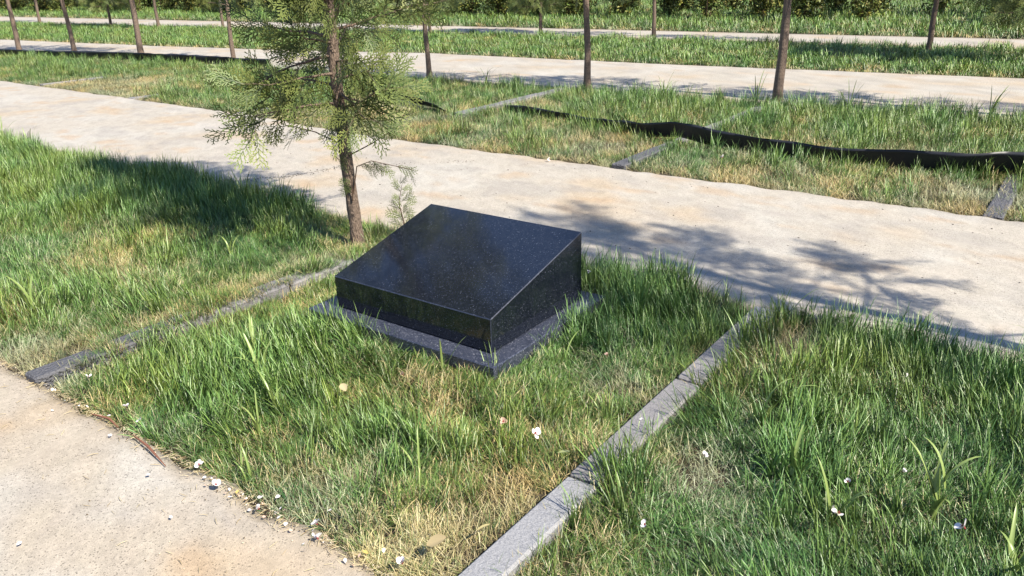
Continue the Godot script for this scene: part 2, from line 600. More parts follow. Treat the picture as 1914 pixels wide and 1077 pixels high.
func cypress(sd: int, height: float, base: float, reach: float, girth: float, limbs: int, twig_step: float, spray_size: float, fine: bool) -> Node3D:
	var r := RandomNumberGenerator.new()
	r.seed = sd
	var o := thing("cypress_tree")
	var s := Soup.new()
	var pts := []
	var radii := []
	var rows := 46 if fine else 14
	for k in rows + 1:
		var t := float(k) / rows
		var h := height * t - 0.08
		pts.append(Vector3(n_flow.get_noise_2d(h * 0.5, sd) * 0.06 * t * 2.0 , h, n_flow.get_noise_2d(h * 0.5, sd + 50) * 0.06 * t * 2.0))
		radii.append(girth * (pow(1.0 - t, 0.8) * 0.93 + 0.04) * (1.0 + 0.32 * exp(-maxf(h + 0.03, 0) * 22.0)))
	tube_into(s, pts, radii, 18 if fine else 9, Color.WHITE, 0.22)
	obj("trunk", s.mesh(), M.bark, o)
	var where := [[], [], [], []]
	var tint := [[], [], [], []]
	var az := r.randf() * TAU
	for b in limbs:
		var t := pow(float(b) / limbs, 1.0)
		var h := lerpf(base, height * 0.97, t)
		az += 2.39996 + r.randf_range(-0.5, 0.5)
		var out := Vector3(cos(az), 0, sin(az))
		var want: float = reach * crown_reach(t) * r.randf_range(0.7, 1.12)
		var rise := lerpf(0.55, 1.5, t) * r.randf_range(0.7, 1.2)
		if b % 3 == 2 and fine:
			want *= r.randf_range(0.25, 0.6)
			var face := 0.72 + r.randf_range(-1.1, 1.1)
			out = Vector3(cos(face), 0, sin(face))
		if t < 0.16:
			rise *= r.randf_range(-0.3, 0.9)
		var from: Vector3 = pts[clampi(int((h + 0.08) / height * rows), 0, rows)]
		from.y = h
		var path := []
		var rad := []
		for k in 7:
			var u := k / 6.0
			path.append(from + out * want * u + Vector3.UP * (rise * want * (u * 0.55 + u * u * 0.45) - 0.10 * u * u * want) + Vector3(r.randf_range(-1, 1), r.randf_range(-1, 1), r.randf_range(-1, 1)) * 0.025 * want * u)
			rad.append(lerpf(girth * 0.27 * (1.0 - t * 0.6), 0.0022, pow(u, 0.7)))
		var bs := Soup.new()
		tube_into(bs, path, rad, 6 if fine else 4, Color.WHITE)
		var l := 0.0
		for k in 6:
			l += path[k].distance_to(path[k + 1])
		var steps := maxi(3, int(l / twig_step))
		for q in steps:
			var u := 0.16 + 0.84 * (q + r.randf()) / steps
			var kk := mini(int(u * 6), 5)
			var at: Vector3 = path[kk].lerp(path[kk + 1], u * 6 - kk)
			var dir: Vector3 = (path[kk + 1] - path[kk]).normalized()
			var sideways := dir.cross(Vector3(r.randf_range(-0.6, 0.6), 1, r.randf_range(-0.6, 0.6))).normalized() * (1.0 if q % 2 == 0 else -1.0)
			var tw := (dir * 0.75 + sideways * r.randf_range(0.35, 1.0) + Vector3.UP * r.randf_range(-0.35, 0.55)).normalized()
			var tl := r.randf_range(0.10, 0.26) * (1.1 - 0.5 * u) * (0.55 + 0.45 * reach / 0.8)
			var end := at + tw * tl + Vector3.DOWN * tl * 0.15
			tube_into(bs, [at, at.lerp(end, 0.5) + Vector3.UP * tl * 0.03, end], [0.0024, 0.0018, 0.001], 3, Color.WHITE)
			var plane := tw.cross(Vector3.UP).normalized() + Vector3(r.randf_range(-0.7, 0.7), r.randf_range(-0.5, 0.5), r.randf_range(-0.7, 0.7))
			var ns := maxi(2, int(tl / 0.042))
			for k in ns + 1:
				var uu := (k + 0.3) / (ns + 0.3)
				var sd2 := tw if k == ns else (tw + tw.cross(plane).normalized() * (0.8 if k % 2 == 0 else -0.8)).normalized()
				sd2 = (sd2 + Vector3.DOWN * r.randf_range(-0.1, 0.4)).normalized()
				var which := r.randi() % 4
				where[which].append(aim(at.lerp(end, uu), sd2, plane + Vector3(r.randf_range(-0.5, 0.5), r.randf_range(-0.5, 0.5), r.randf_range(-0.5, 0.5)), spray_size * r.randf_range(0.65, 1.25)))
				var g := r.randf_range(0.72, 1.18)
				var yel := r.randf_range(0.0, 1.0)
				tint[which].append(Color(g * lerpf(0.88, 1.12, yel), g, g * lerpf(1.1, 0.85, yel)))
		obj("branch", bs.mesh(), M.twig if t > 0.3 else M.bark, o)
	for k in 4:
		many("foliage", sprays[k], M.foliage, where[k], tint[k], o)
	return o

func build_trees():
	for k in 4:
		sprays.append(spray_mesh(100 + k))
	var main := cypress(5, 3.7, 0.82, 0.64, 0.041, 86, 0.085, 0.19, true)
	main.position = Vector3(-3.43, SOIL, -3.08)
	tag(main, "young cypress with feathery crown growing beside the black granite marker", "tree", "young cypress trees")
	low_twigs(main)
	var proto := cypress(9, 3.6, 1.15, 0.74, 0.05, 28, 0.11, 0.20, false)
	var proto_low := cypress(23, 3.3, 0.58, 0.9, 0.045, 54, 0.085, 0.21, false)
	var spots := [
		# x, z, kind, size, turn, label
		[1.15, -3.42, 0, 1.2, 0.3, "cypress past the picture's edge that shades the bright path with dappled shadow"],
		[-3.05, -9.28, 0, 1.12, 1.1, "straight bare trunked cypress by the middle path, thickest of its row"],
		[-5.45, -9.06, 0, 0.98, 2.3, "cypress with slim trunk at the middle path beside the hose gap"],
		[-8.16, -9.06, 0, 0.85, 4.0, "thin cypress seen just past the main crown by the middle path"],
		[-0.35, -9.35, 0, 1.05, 5.0, "cypress outside the picture whose shade reaches the middle path"],
		[2.4, -9.5, 0, 1.0, 0.7, "farther cypress outside the picture along the middle path"],
		[-13.06, -9.2, 0, 0.9, 0.0, "thin cypress trunk showing through the main crown's hanging fronds"],
		[-16.0, -9.12, 0, 1.2, 1.7, "leaning cypress with pale bark at the black strip on the middle path"],
		[-18.4, -8.98, 0, 1.05, 3.2, "dark slender cypress between two others at the middle path's bend"],
		[-19.9, -8.5, 0, 1.1, 2.0, "last cypress of the middle row where the path leaves the picture"],
		[-11.3, -16.6, 1, 1.0, 0.9, "low branched cypress in the back row with dark hanging foliage"],
		[-8.35, -16.7, 0, 0.95, 2.9, "dark thin cypress in the back row behind the slim trunk"],
		[-2.62, -15.6, 0, 1.0, 4.4, "cypress in the back row standing in a dark pool of shade"],
		[-1.0, -14.5, 1, 1.15, 1.2, "cypress whose low feathery bough hangs in at the upper corner"],
		[-14.3, -16.0, 1, 0.95, 3.9, "short cypress of the back row peeping past the main crown"],
		[-22.0, -15.3, 0, 0.9, 0.5, "back row cypress hidden behind the main crown's far edge"],
		[-24.3, -14.6, 0, 1.1, 5.5, "back row cypress with forked dark trunk against yellowish shrubs"],
		[-27.1, -14.6, 1, 1.1, 2.4, "back row cypress trunk beside the narrow strip of far path"],
		[-33.1, -15.1, 0, 1.1, 1.5, "farthest cypress of the back row by the pale path end"],
		[-5.4, -16.6, 0, 0.9, 1.9, "back row cypress standing behind the tallest bare trunk"],
	]
	var first := {0: true, 1: true}
	for s in spots:
		var source: Node3D = proto if s[2] == 0 else proto_low
		var o: Node3D
		if first[s[2]]:
			o = source
			first[s[2]] = false
		else:
			o = source.duplicate()
			o.name = numbered("cypress_tree")
			add_child(o)
		o.position = Vector3(s[0], SOIL, s[1])
		o.scale = Vector3.ONE * s[3]
		o.rotation.y = s[4]
		tag(o, s[5], "tree", "young cypress trees")

func low_twigs(o: Node3D):
	# the thin shoots low on the trunk
	var shoots := [
		[[Vector3(-0.02, 0.62, 0.02), Vector3(-0.12, 0.70, 0.12), Vector3(-0.24, 0.74, 0.20), Vector3(-0.34, 0.72, 0.26)], 6, 0.13],
		[[Vector3(0.02, 0.56, 0.02), Vector3(0.14, 0.63, -0.06), Vector3(0.27, 0.72, -0.14), Vector3(0.33, 0.84, -0.18)], 2, 0.07],
		[[Vector3(0.03, 0.34, 0.02), Vector3(0.06, 0.50, 0.0), Vector3(0.16, 0.54, -0.02), Vector3(0.40, 0.50, -0.10)], 7, 0.10],
		[[Vector3(0.03, 0.30, 0.03), Vector3(0.05, 0.42, 0.04), Vector3(0.04, 0.52, 0.06)], 5, 0.08],
		[[Vector3(-0.02, 0.86, 0.03), Vector3(-0.03, 0.76, 0.07), Vector3(-0.035, 0.62, 0.08)], 6, 0.15],
		[[Vector3(0.02, 0.92, 0.02), Vector3(0.08, 0.80, 0.06), Vector3(0.09, 0.68, 0.08)], 6, 0.14],
	]
	for q in shoots:
		var s := Soup.new()
		var path: Array = q[0]
		var rad := []
		for k in path.size():
			rad.append(lerpf(0.0042, 0.0014, float(k) / (path.size() - 1)))
		tube_into(s, path, rad, 5, Color.WHITE)
		var t := obj("twig", s.mesh(), M.twig, o)
		for k in q[1]:
			var u: float = 0.35 + 0.65 * (k + 0.5) / q[1] if path.size() > 3 else 0.1 + 0.9 * (k + 0.5) / q[1]
			var f: float = u * (path.size() - 1)
			var kk := mini(int(f), path.size() - 2)
			var at: Vector3 = path[kk].lerp(path[kk + 1], f - kk)
			var d: Vector3 = (path[kk + 1] - path[kk]).normalized()
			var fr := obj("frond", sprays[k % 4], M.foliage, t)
			fr.transform = aim(at, d + Vector3.DOWN * rng.randf_range(0.3, 1.2) + Vector3(rng.randf_range(-0.5, 0.5), 0, rng.randf_range(-0.5, 0.5)), Vector3(rng.randf_range(-1, 1), 0.2, 1), q[2] * rng.randf_range(0.7, 1.2))
	# seedling cypress behind the marker
	var seedling := thing("cypress_seedling", Vector3(-3.28, SOIL, -3.32))
	tag(seedling, "tiny cypress seedling between the trunk and the marker's back corner", "seedling")
	var st := Soup.new()
	tube_into(st, [Vector3(0, 0, 0), Vector3(0.01, 0.12, 0), Vector3(-0.01, 0.24, 0.01), Vector3(0.02, 0.36, 0.0)], [0.005, 0.004, 0.003, 0.001], 5, Color.WHITE)
	obj("stem", st.mesh(), M.twig, seedling)
	for k in 22:
		var h := 0.07 + 0.29 * k / 21.0
		var a := k * 2.4
		var f := obj("frond", sprays[k % 4], M.foliage, seedling)
		f.transform = aim(Vector3(0.005, h, 0), Vector3(cos(a), rng.randf_range(0.3, 0.9), sin(a)), Vector3(-sin(a), rng.randf_range(-0.4, 0.4), cos(a)), rng.randf_range(0.07, 0.13) * (1.1 - 0.4 * k / 21.0))

# ================================================================ broadleaf shrubs beyond the last path
func leaf_cluster(sd: int, size: float) -> ArrayMesh:
	var r := RandomNumberGenerator.new()
	r.seed = sd
	var s := Soup.new()
	for k in 9:
		var d := Vector3(r.randf_range(-1, 1), r.randf_range(-0.4, 1), r.randf_range(-1, 1)).normalized()
		var side := d.cross(Vector3(r.randf_range(-1, 1), 1, r.randf_range(-1, 1))).normalized()
		var nn := side.cross(d)
		var l := size * r.randf_range(0.6, 1.1)
		var q := d * size * 0.5 * r.randf()
		var c := mix3(Color(0.075, 0.115, 0.026), Color(0.30, 0.31, 0.09), pow(r.randf(), 1.4))
		var i0 := s.put(q, nn, c)
		s.put(q + d * l * 0.45 + side * l * 0.26 + nn * l * 0.06, (nn - side * 0.3).normalized(), c)
		s.put(q + d * l - nn * l * 0.1, nn, c)
		s.put(q + d * l * 0.45 - side * l * 0.26 + nn * l * 0.06, (nn + side * 0.3).normalized(), c)
		s.tri(i0, i0 + 2, i0 + 1)
		s.tri(i0, i0 + 3, i0 + 2)
	return s.mesh()

func shrub(sd: int, height: float, reach: float, n: int) -> Node3D:
	var r := RandomNumberGenerator.new()
	r.seed = sd
	var o := thing("shrub")
	var where := [[], []]
	var tint := [[], []]
	for b in 13:
		var a := r.randf() * TAU
		var lean := r.randf_range(0.1, 1.0) * reach
		var top := Vector3(cos(a) * lean, height * r.randf_range(0.6, 1.0), sin(a) * lean)
		var s := Soup.new()
		var path := [Vector3(cos(a), 0, sin(a)) * 0.08, top * 0.4 + Vector3(cos(a), 0, sin(a)) * -0.05, top * 0.75, top]
		tube_into(s, path, [0.014, 0.011, 0.008, 0.003], 4, Color.WHITE)
		obj("stem", s.mesh(), M.twig, o)
		for k in n:
			var u := pow(r.randf(), 0.7)
			var kk := mini(int(u * 3), 2)
			var at: Vector3 = path[kk].lerp(path[kk + 1], u * 3 - kk)
			at += Vector3(r.randfn(), r.randfn() * 0.8, r.randfn()) * 0.16 * reach
			if at.y < 0.05:
				continue
			var w := r.randi() % 2
			var g := r.randf_range(0.65, 1.25)
			where[w].append(Transform3D(Basis.from_euler(Vector3(r.randf() * TAU, r.randf() * TAU, 0)) * r.randf_range(0.7, 1.3), at))
			tint[w].append(Color(g * r.randf_range(0.8, 1.25), g, g * r.randf_range(0.6, 1.0)))
	for w in 2:
		many("foliage", leaf_cluster(sd + w, 0.085), M.foliage, where[w], tint[w], o)
	return o

func build_shrubs():
	var protos := [shrub(201, 1.9, 0.95, 46), shrub(202, 1.5, 1.05, 44), shrub(203, 2.3, 0.85, 46)]
	var fresh := [true, true, true]
	var kinds := ["yellowish", "dark green", "pale green", "dense", "loose", "dusty green", "broad", "leggy"]
	var n := 0
	var tens := ["", "twenty-", "thirty-", "forty-", "fifty-", "sixty-"]
	var ones := ["first", "second", "third", "fourth", "fifth", "sixth", "seventh", "eighth", "ninth"]
	var nth := ones + ["tenth", "eleventh", "twelfth", "thirteenth", "fourteenth", "fifteenth", "sixteenth", "seventeenth", "eighteenth", "nineteenth"]
	for d in [1, 2, 3, 4, 5]:
		nth.append(["", "twentieth", "thirtieth", "fortieth", "fiftieth", "sixtieth"][d])
		for q in ones:
			nth.append(tens[d] + q)
	for row in 2:
		var x := -62.0 + row * 0.9
		var m := 0
		while x < 9.0:
			var k := rng.randi() % 3
			var z := -22.2 - row * 2.6 + rng.randf_range(-0.6, 0.6) + clampf((-x - 20.0) * 0.07, 0.0, 2.4)
			if row == 0 and x > -5.2 and x < -2.6:
				x += 2.0
				continue
			var o: Node3D = protos[k]
			if fresh[k]:
				fresh[k] = false
			else:
				o = protos[k].duplicate()
				o.name = numbered("shrub")
				add_child(o)
			o.position = Vector3(x, SOIL, z)
			o.rotation.y = rng.randf() * TAU
			o.scale = Vector3.ONE * rng.randf_range(0.9, 1.3)
			tag(o, "%s shrub, %s from the far end of the %s hedge" % [kinds[n % 8], nth[m], ["front", "rear"][row]], "shrub", "broadleaf shrubs of the hedge beyond the last path")
			n += 1
			m += 1
			x += rng.randf_range(1.25, 1.75)

# ================================================================ black flat hoses
func ribbon(path: Array, width: float, width_end: float, tilt: Array) -> ArrayMesh:
	# a flattened hose: lens-shaped section swept along the path
	var s := Soup.new()
	var curve := Curve3D.new()
	for k in path.size():
		var t: Vector3 = (path[mini(k + 1, path.size() - 1)] - path[maxi(k - 1, 0)]) * 0.18
		curve.add_point(path[k], -t, t)
	var l := curve.get_baked_length()
	var n := int(l / 0.05)
	var ring := 8
	for k in n + 1:
		var d := l * k / n
		var p := curve.sample_baked(d)
		var q := curve.sample_baked(minf(d + 0.02, l)) - curve.sample_baked(maxf(d - 0.02, 0))
		q.y = 0
		q = q.normalized()
		var f := float(k) / n * (tilt.size() - 1)
		var ti := mini(int(f), tilt.size() - 2)
		var a: float = lerpf(tilt[ti], tilt[ti + 1], f - ti) + n_fine.get_noise_1d(d * 0.25) * 0.12
		var up := Vector3.UP * sin(a) + q.cross(Vector3.UP) * cos(a)
		var nn := q.cross(up).normalized()
		var wid := lerpf(width, width_end, float(k) / n) * (1.0 + 0.06 * n_patch.get_noise_1d(d * 0.8))
		var sag := n_fine.get_noise_1d(d * 0.3 + 90) * 0.012
		for j in ring:
			var th := TAU * j / ring
			var off := up * (cos(th) * 0.5 * wid + 0.5 * wid * sin(a)) + nn * (sin(th) * 0.0035 + n_fine.get_noise_2d(d * 0.5, cos(th) * 0.4) * 0.010 + sag)
			s.put(p + off, Vector3.UP, Color.WHITE)
	for k in n:
		for j in ring:
			var a0 := k * ring + j
			var a1 := k * ring + (j + 1) % ring
			s.tri(a0, a0 + ring, a1)
			s.tri(a1, a0 + ring, a1 + ring)
	var st := SurfaceTool.new()
	st.create_from(s.mesh(), 0)
	st.generate_normals()
	return st.commit()

func build_hoses():
	var y := SOIL + 0.005
	tag(obj("flat_hose", ribbon([Vector3(-5.42, y - 0.01, -7.30), Vector3(-5.0, y + 0.015, -7.16), Vector3(-4.4, y - 0.015, -7.06), Vector3(-3.88, y - 0.015, -6.96), Vector3(-3.4, y + 0.02, -6.76), Vector3(-3.05, y + 0.075, -6.64), Vector3(-2.7, y + 0.04, -6.60), Vector3(-2.1, y - 0.01, -6.60), Vector3(-1.52, y - 0.015, -6.58), Vector3(-0.9, y, -6.66), Vector3(-0.42, y + 0.03, -6.78), Vector3(0.4, y, -6.9), Vector3(1.4, y, -6.9)], 0.11, 0.25, [1.2, 1.25, 1.2, 1.15, 1.2, 1.2, 1.0, 0.85, 0.85]), M.hose), "long black flattened hose lying through the grass and over two kerbs", "hose", "black flat hoses")
	tag(obj("flat_hose", ribbon([Vector3(-7.75, y + 0.16, -7.5), Vector3(-7.62, y + 0.06, -7.36), Vector3(-7.2, y + 0.06, -7.24), Vector3(-6.75, y + 0.06, -7.12), Vector3(-6.3, y + 0.05, -7.0), Vector3(-5.95, y + 0.02, -6.9)], 0.15, 0.15, [1.4, 0.9, 0.9, 0.8, 0.5]), M.hose), "short black hose piece with upturned end behind the cypress crown", "hose", "black flat hoses")
	tag(obj("flat_hose", ribbon([Vector3(-22.5, y, -7.75), Vector3(-19.4, y, -8.12), Vector3(-17.5, y, -8.4), Vector3(-16.0, y + 0.02, -8.60), Vector3(-14.3, y + 0.02, -8.8), Vector3(-12.8, y, -9.0), Vector3(-11.8, y, -9.05)], 0.17, 0.17, [1.3, 1.2, 1.3, 1.25, 1.3]), M.hose), "black hose lying along the edge of the middle path", "hose", "black flat hoses")

# ================================================================ grass
func blade(s: Soup, r: RandomNumberGenerator, at: Vector3, az: float, h: float, lean: float, curl: float, w: float, c0: Color, c1: Color, segs: int):
	var d := Vector3(cos(az), 0, sin(az))
	var tw := az + r.randf_range(-0.9, 0.9)
	var side := Vector3(-sin(tw), 0, cos(tw))
	if side.cross(d).y < 0.0:
		side = -side
	var p := at
	var k0 := s.v.size()
	for k in segs + 1:
		var t := float(k) / segs
		var th := lean + curl * t * t
		var tan := d * sin(th) + Vector3.UP * cos(th)
		var nn := (side.cross(tan).normalized() + Vector3.UP * 0.3).normalized()
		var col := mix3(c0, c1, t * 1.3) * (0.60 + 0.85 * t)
		if k == segs:
			s.put(p, nn, col)
		else:
			var ww := w * (1.0 - 0.55 * t * t) * 0.5
			s.put(p - side * ww, (nn - side * 0.35).normalized(), col)
			s.put(p + side * ww, (nn + side * 0.35).normalized(), col)
		p += tan * h / segs
	for k in segs - 1:
		var q := k0 + k * 2
		s.tri(q, q + 2, q + 1)
		s.tri(q + 1, q + 2, q + 3)
	var e := k0 + (segs - 1) * 2
	s.tri(e, e + 2, e + 1)

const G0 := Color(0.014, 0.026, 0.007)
const G1 := Color(0.054, 0.120, 0.024)
const G2 := Color(0.185, 0.245, 0.058)
const G3 := Color(0.050, 0.112, 0.036)
const D0 := Color(0.19, 0.15, 0.07)
const D1 := Color(0.54, 0.47, 0.27)

func green(r: RandomNumberGenerator) -> Color:
	var c := mix3(G1, G2, r.randf() * 0.9)
	return mix3(c, G3, r.randf() * 0.5)

func tuft(sd: int, kind: String, fat := 1.0) -> ArrayMesh:
	var r := RandomNumberGenerator.new()
	r.seed = sd
	var s := Soup.new()
	var n := 34
	var radius := 0.05
	if kind == "long":
		n = 15
		radius = 0.03
	elif kind == "dry":
		n = 38
		radius = 0.06
	elif kind == "bent":
		n = 30
		radius = 0.055
	if fat > 1.0:
		n = int(n * 0.7)
		radius *= 1.6
	for k in n:
		var a := r.randf() * TAU
		var q := sqrt(r.randf()) * radius
		var at := Vector3(cos(a) * q, 0, sin(a) * q)
		var az := r.randf() * TAU
		var c := green(r)
		var dead := r.randf() < 0.10
		match kind:
			"turf":
				if dead:
					c = mix3(D0, D1, r.randf())
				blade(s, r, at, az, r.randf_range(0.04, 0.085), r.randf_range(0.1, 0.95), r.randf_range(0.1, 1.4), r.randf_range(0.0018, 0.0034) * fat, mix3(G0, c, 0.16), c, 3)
			"bent":
				if dead:
					c = mix3(D0, D1, r.randf())
				az = r.randfn() * 0.95
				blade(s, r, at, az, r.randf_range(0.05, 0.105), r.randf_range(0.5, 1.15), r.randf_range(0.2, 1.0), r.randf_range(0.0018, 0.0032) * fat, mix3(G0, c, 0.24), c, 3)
			"long":
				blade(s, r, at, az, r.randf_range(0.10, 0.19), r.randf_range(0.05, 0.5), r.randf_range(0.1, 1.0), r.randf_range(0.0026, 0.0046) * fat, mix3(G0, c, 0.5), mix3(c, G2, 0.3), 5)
			"dry":
				var dc := mix3(D0, D1, r.randf_range(0.2, 1.0))
				if r.randf() < 0.25:
					dc = mix3(dc, c, 0.8)
				blade(s, r, at, az, r.randf_range(0.035, 0.095), r.randf_range(0.3, 1.25), r.randf_range(0.0, 0.9), r.randf_range(0.0016, 0.0028) * fat, mix3(D0, dc, 0.4), dc, 3)
	return s.mesh()

var tufts := {}

func seen(p: Vector3, slack: float) -> bool:
	var d := p - eye
	if d.length() < 0.3:
		return true
	return d.normalized().angle_to(view_dir) < deg_to_rad(39.5 + slack)

# dry and tall spots: x, z, radius, strength
var dry_spots := [
	Vector4(-0.82, -2.05, 0.14, 1.7), Vector4(-1.22, -1.6, 0.16, 1.0), Vector4(-1.3, -1.38, 0.22, 1.0), Vector4(-1.28, -2.45, 0.16, 0.8), Vector4(-1.22, -2.0, 0.1, 0.7), Vector4(-1.55, -1.25, 0.2, 0.6),
	Vector4(-3.5, -1.3, 0.26, 1.1), Vector4(-3.4, -1.75, 0.22, 0.7), Vector4(-3.36, -2.3, 0.2, 0.7), Vector4(-3.42, -2.75, 0.22, 0.9), Vector4(-3.44, -3.05, 0.18, 1.0), Vector4(-0.85, -3.05, 0.14, 0.9), Vector4(-1.0, -2.85, 0.12, 0.6), Vector4(-1.8, -1.3, 0.25, 0.6), Vector4(-1.9, -2.0, 0.15, 0.3),
	Vector4(-4.2, -1.5, 0.6, 0.4), Vector4(-4.1, -2.1, 0.5, 0.45), Vector4(-5.0, -2.4, 0.6, 0.35),
	Vector4(-12.3, -6.2, 1.0, 1.5), Vector4(-11.2, -6.0, 0.6, 0.9), Vector4(-7.2, -6.1, 0.8, 0.7), Vector4(-6.7, -6.85, 0.45, 1.0), Vector4(-7.3, -7.0, 0.35, 1.0), Vector4(-6.0, -6.2, 0.8, 0.7), Vector4(-3.6, -6.2, 0.5, 0.7), Vector4(-1.9, -5.9, 0.5, 0.6), Vector4(-0.62, -6.0, 0.35, 1.3), Vector4(-1.25, -7.15, 0.3, 0.8), Vector4(-5.4, -7.7, 0.4, 0.6), Vector4(-2.5, -6.1, 0.6, 0.3), Vector4(-4.6, -6.3, 0.7, 0.35)]
var tall_spots := [
	Vector4(-1.75, -3.3, 0.55, 1.0), Vector4(-2.25, -3.35, 0.3, 0.7), Vector4(-0.55, -3.3, 0.6, 0.9), Vector4(0.4, -3.2, 0.7, 0.9), Vector4(-0.3, -2.3, 0.7, 0.35), Vector4(0.1, -2.6, 0.6, 0.4),
	Vector4(-4.7, -3.35, 0.5, 1.2), Vector4(-5.5, -3.35, 0.8, 1.4), Vector4(-6.8, -3.4, 0.9, 0.7), Vector4(-8.8, -3.5, 0.9, 0.8), Vector4(-2.6, -1.75, 0.3, 0.8), Vector4(-1.85, -1.6, 0.25, 0.6), Vector4(-2.95, -1.6, 0.25, 0.4), Vector4(-1.45, -2.75, 0.25, 0.5), Vector4(-4.1, -2.4, 0.3, 0.5), Vector4(-4.1, -1.4, 0.5, 0.5),
	Vector4(-4.2, -8.3, 1.2, 0.5), Vector4(-1.5, -8.6, 1.4, 0.5)]

func spot(list: Array, x: float, z: float) -> float:
	var t := 0.0
	for s: Vector4 in list:
		var dx := x - s.x
		var dz := z - s.y
		var q := (dx * dx + dz * dz) / (s.z * s.z)
		if q < 4.0:
			t = maxf(t, s.w * exp(-q))
	return t

# row: front edge, back edge (as seen from the camera), x range, tufts a square metre, dryness, tallness, size, look of the green
func lawn(called: String, label: String, front: Array, back: Array, x0: float, x1: float, per: float, dry0: float, tall0: float, size: float, far: bool, skip: Array):
	var o := thing(called)
	tag(o, label, "grass", "", "stuff")
	var kinds := ["turf", "turf", "turf", "bent", "bent", "long", "long", "dry", "dry"]
	var where := []
	var tint := []
	for k in kinds.size():
		where.append([])
		tint.append([])
	var zmax := -1e9
	var zmin := 1e9
	for q in front:
		zmax = maxf(zmax, q.y)
	for q in back:
		zmin = minf(zmin, q.y)
	var n := int((x1 - x0) * (zmax - zmin) * per)
	for k in n:
		var x := rng.randf_range(x0, x1)
		var z := rng.randf_range(zmin, zmax)
		var ef := edge(front, x) - z
		var eb := z - edge(back, x)
		if ef < 0.02 + 0.05 * n_fine.get_noise_2d(x * 2.0, 7.0) or eb < 0.015:
			continue
		if not seen(Vector3(x, 0, z), 7.0):
			continue
		var blocked := false
		for b: Rect2 in skip:
			if b.has_point(Vector2(x, z)):
				blocked = true
				break
		if blocked:
			continue
		var p1 := n_patch.get_noise_2d(x, z)
		var p2 := n_patch.get_noise_2d(x + 40.0, z * 1.1)
		var f := n_fine.get_noise_2d(x, z)
		var ds := spot(dry_spots, x, z)
		var dry := dry0 + smoothstep(0.05, 0.5, p1) * 0.24 + ds + f * 0.12 + (0.2 if z > -4.0 else 0.4) * (1.0 - smoothstep(0.02, 0.2, ef))
		var ts := spot(tall_spots, x, z)
		var tall := tall0 + smoothstep(0.1, 0.5, p2) * 0.25 + ts * 0.6
		var kind := 0
		var g := rng.randf()
		if g < dry:
			kind = 7 + rng.randi() % 2
		elif rng.randf() < tall:
			kind = 5 + rng.randi() % 2
		elif rng.randf() < 0.58 + p2 * 0.6:
			kind = 3 + rng.randi() % 2
		else:
			kind = rng.randi() % 3
		# thin out where the turf is worn
		if ds > 0.5 and rng.randf() < 0.35:
			continue
		var flow := n_flow.get_noise_2d(x, z) * 4.2 + 0.5
		var spin := rng.randf() * TAU if kind < 3 or kind > 4 else -flow + rng.randfn() * 0.5
		var b := Basis(Vector3.UP, spin)
		var tilt := 0.22 + 0.25 * absf(p2)
		if ef < 0.1:
			b = Basis(Vector3(1, 0, 0), 0.35 * rng.randf()) * b
		elif eb < 0.1:
			b = Basis(Vector3(1, 0, 0), -0.3 * rng.randf()) * b
		else:
			b = Basis(Vector3(sin(flow), 0, -cos(flow)).normalized(), tilt * rng.randf()) * b
		var sc := size * rng.randf_range(0.75, 1.25) * (1.0 + 0.30 * p2 + 0.25 * ts - 0.15 * minf(ds, 1.0))
		var hem := (1.0 - smoothstep(0.05, 0.3, maxf(maxf(-2.72 - x, x + 1.66), maxf(z + 2.12, -2.97 - z)))) if z > -3.4 else 0.0
		sc *= 1.0 + 0.05 * hem
		if x > -1.04 and x < -0.90 and z > -3.4:
			sc *= 1.25
			b = Basis(Vector3(0, 0, 1), 0.5 * rng.randf()) * b
		var base_y := SOIL - 0.004 + f * 0.006
		base_y += 0.05 * hem
		if x > -3.35 and x < -3.2 and z > -3.0:
			base_y = 0.02
		where[kind].append(Transform3D(b.scaled(Vector3(sc, sc * (1.0 + 0.2 * ts), sc)), Vector3(x, base_y, z)))
		var lum := rng.randf_range(0.84, 1.32) * (1.0 + 0.3 * f) * (1.12 if far else 1.0)
		var warm := clampf(0.5 + p1 * 0.9 + rng.randf_range(-0.25, 0.25), 0, 1)
		if x > -1.03 and z > -3.6:
			warm = clampf(warm - 0.25, 0, 1)
			lum *= 0.92
		tint[kind].append(Color(lum * lerpf(0.78, 1.16, warm), lum * lerpf(1.0, 1.04, warm), lum * lerpf(1.12, 0.85, warm)))
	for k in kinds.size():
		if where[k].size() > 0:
			many("grass_blades", tufts[("far " if far else "") + str(k)], M.grass, where[k], tint[k], o)

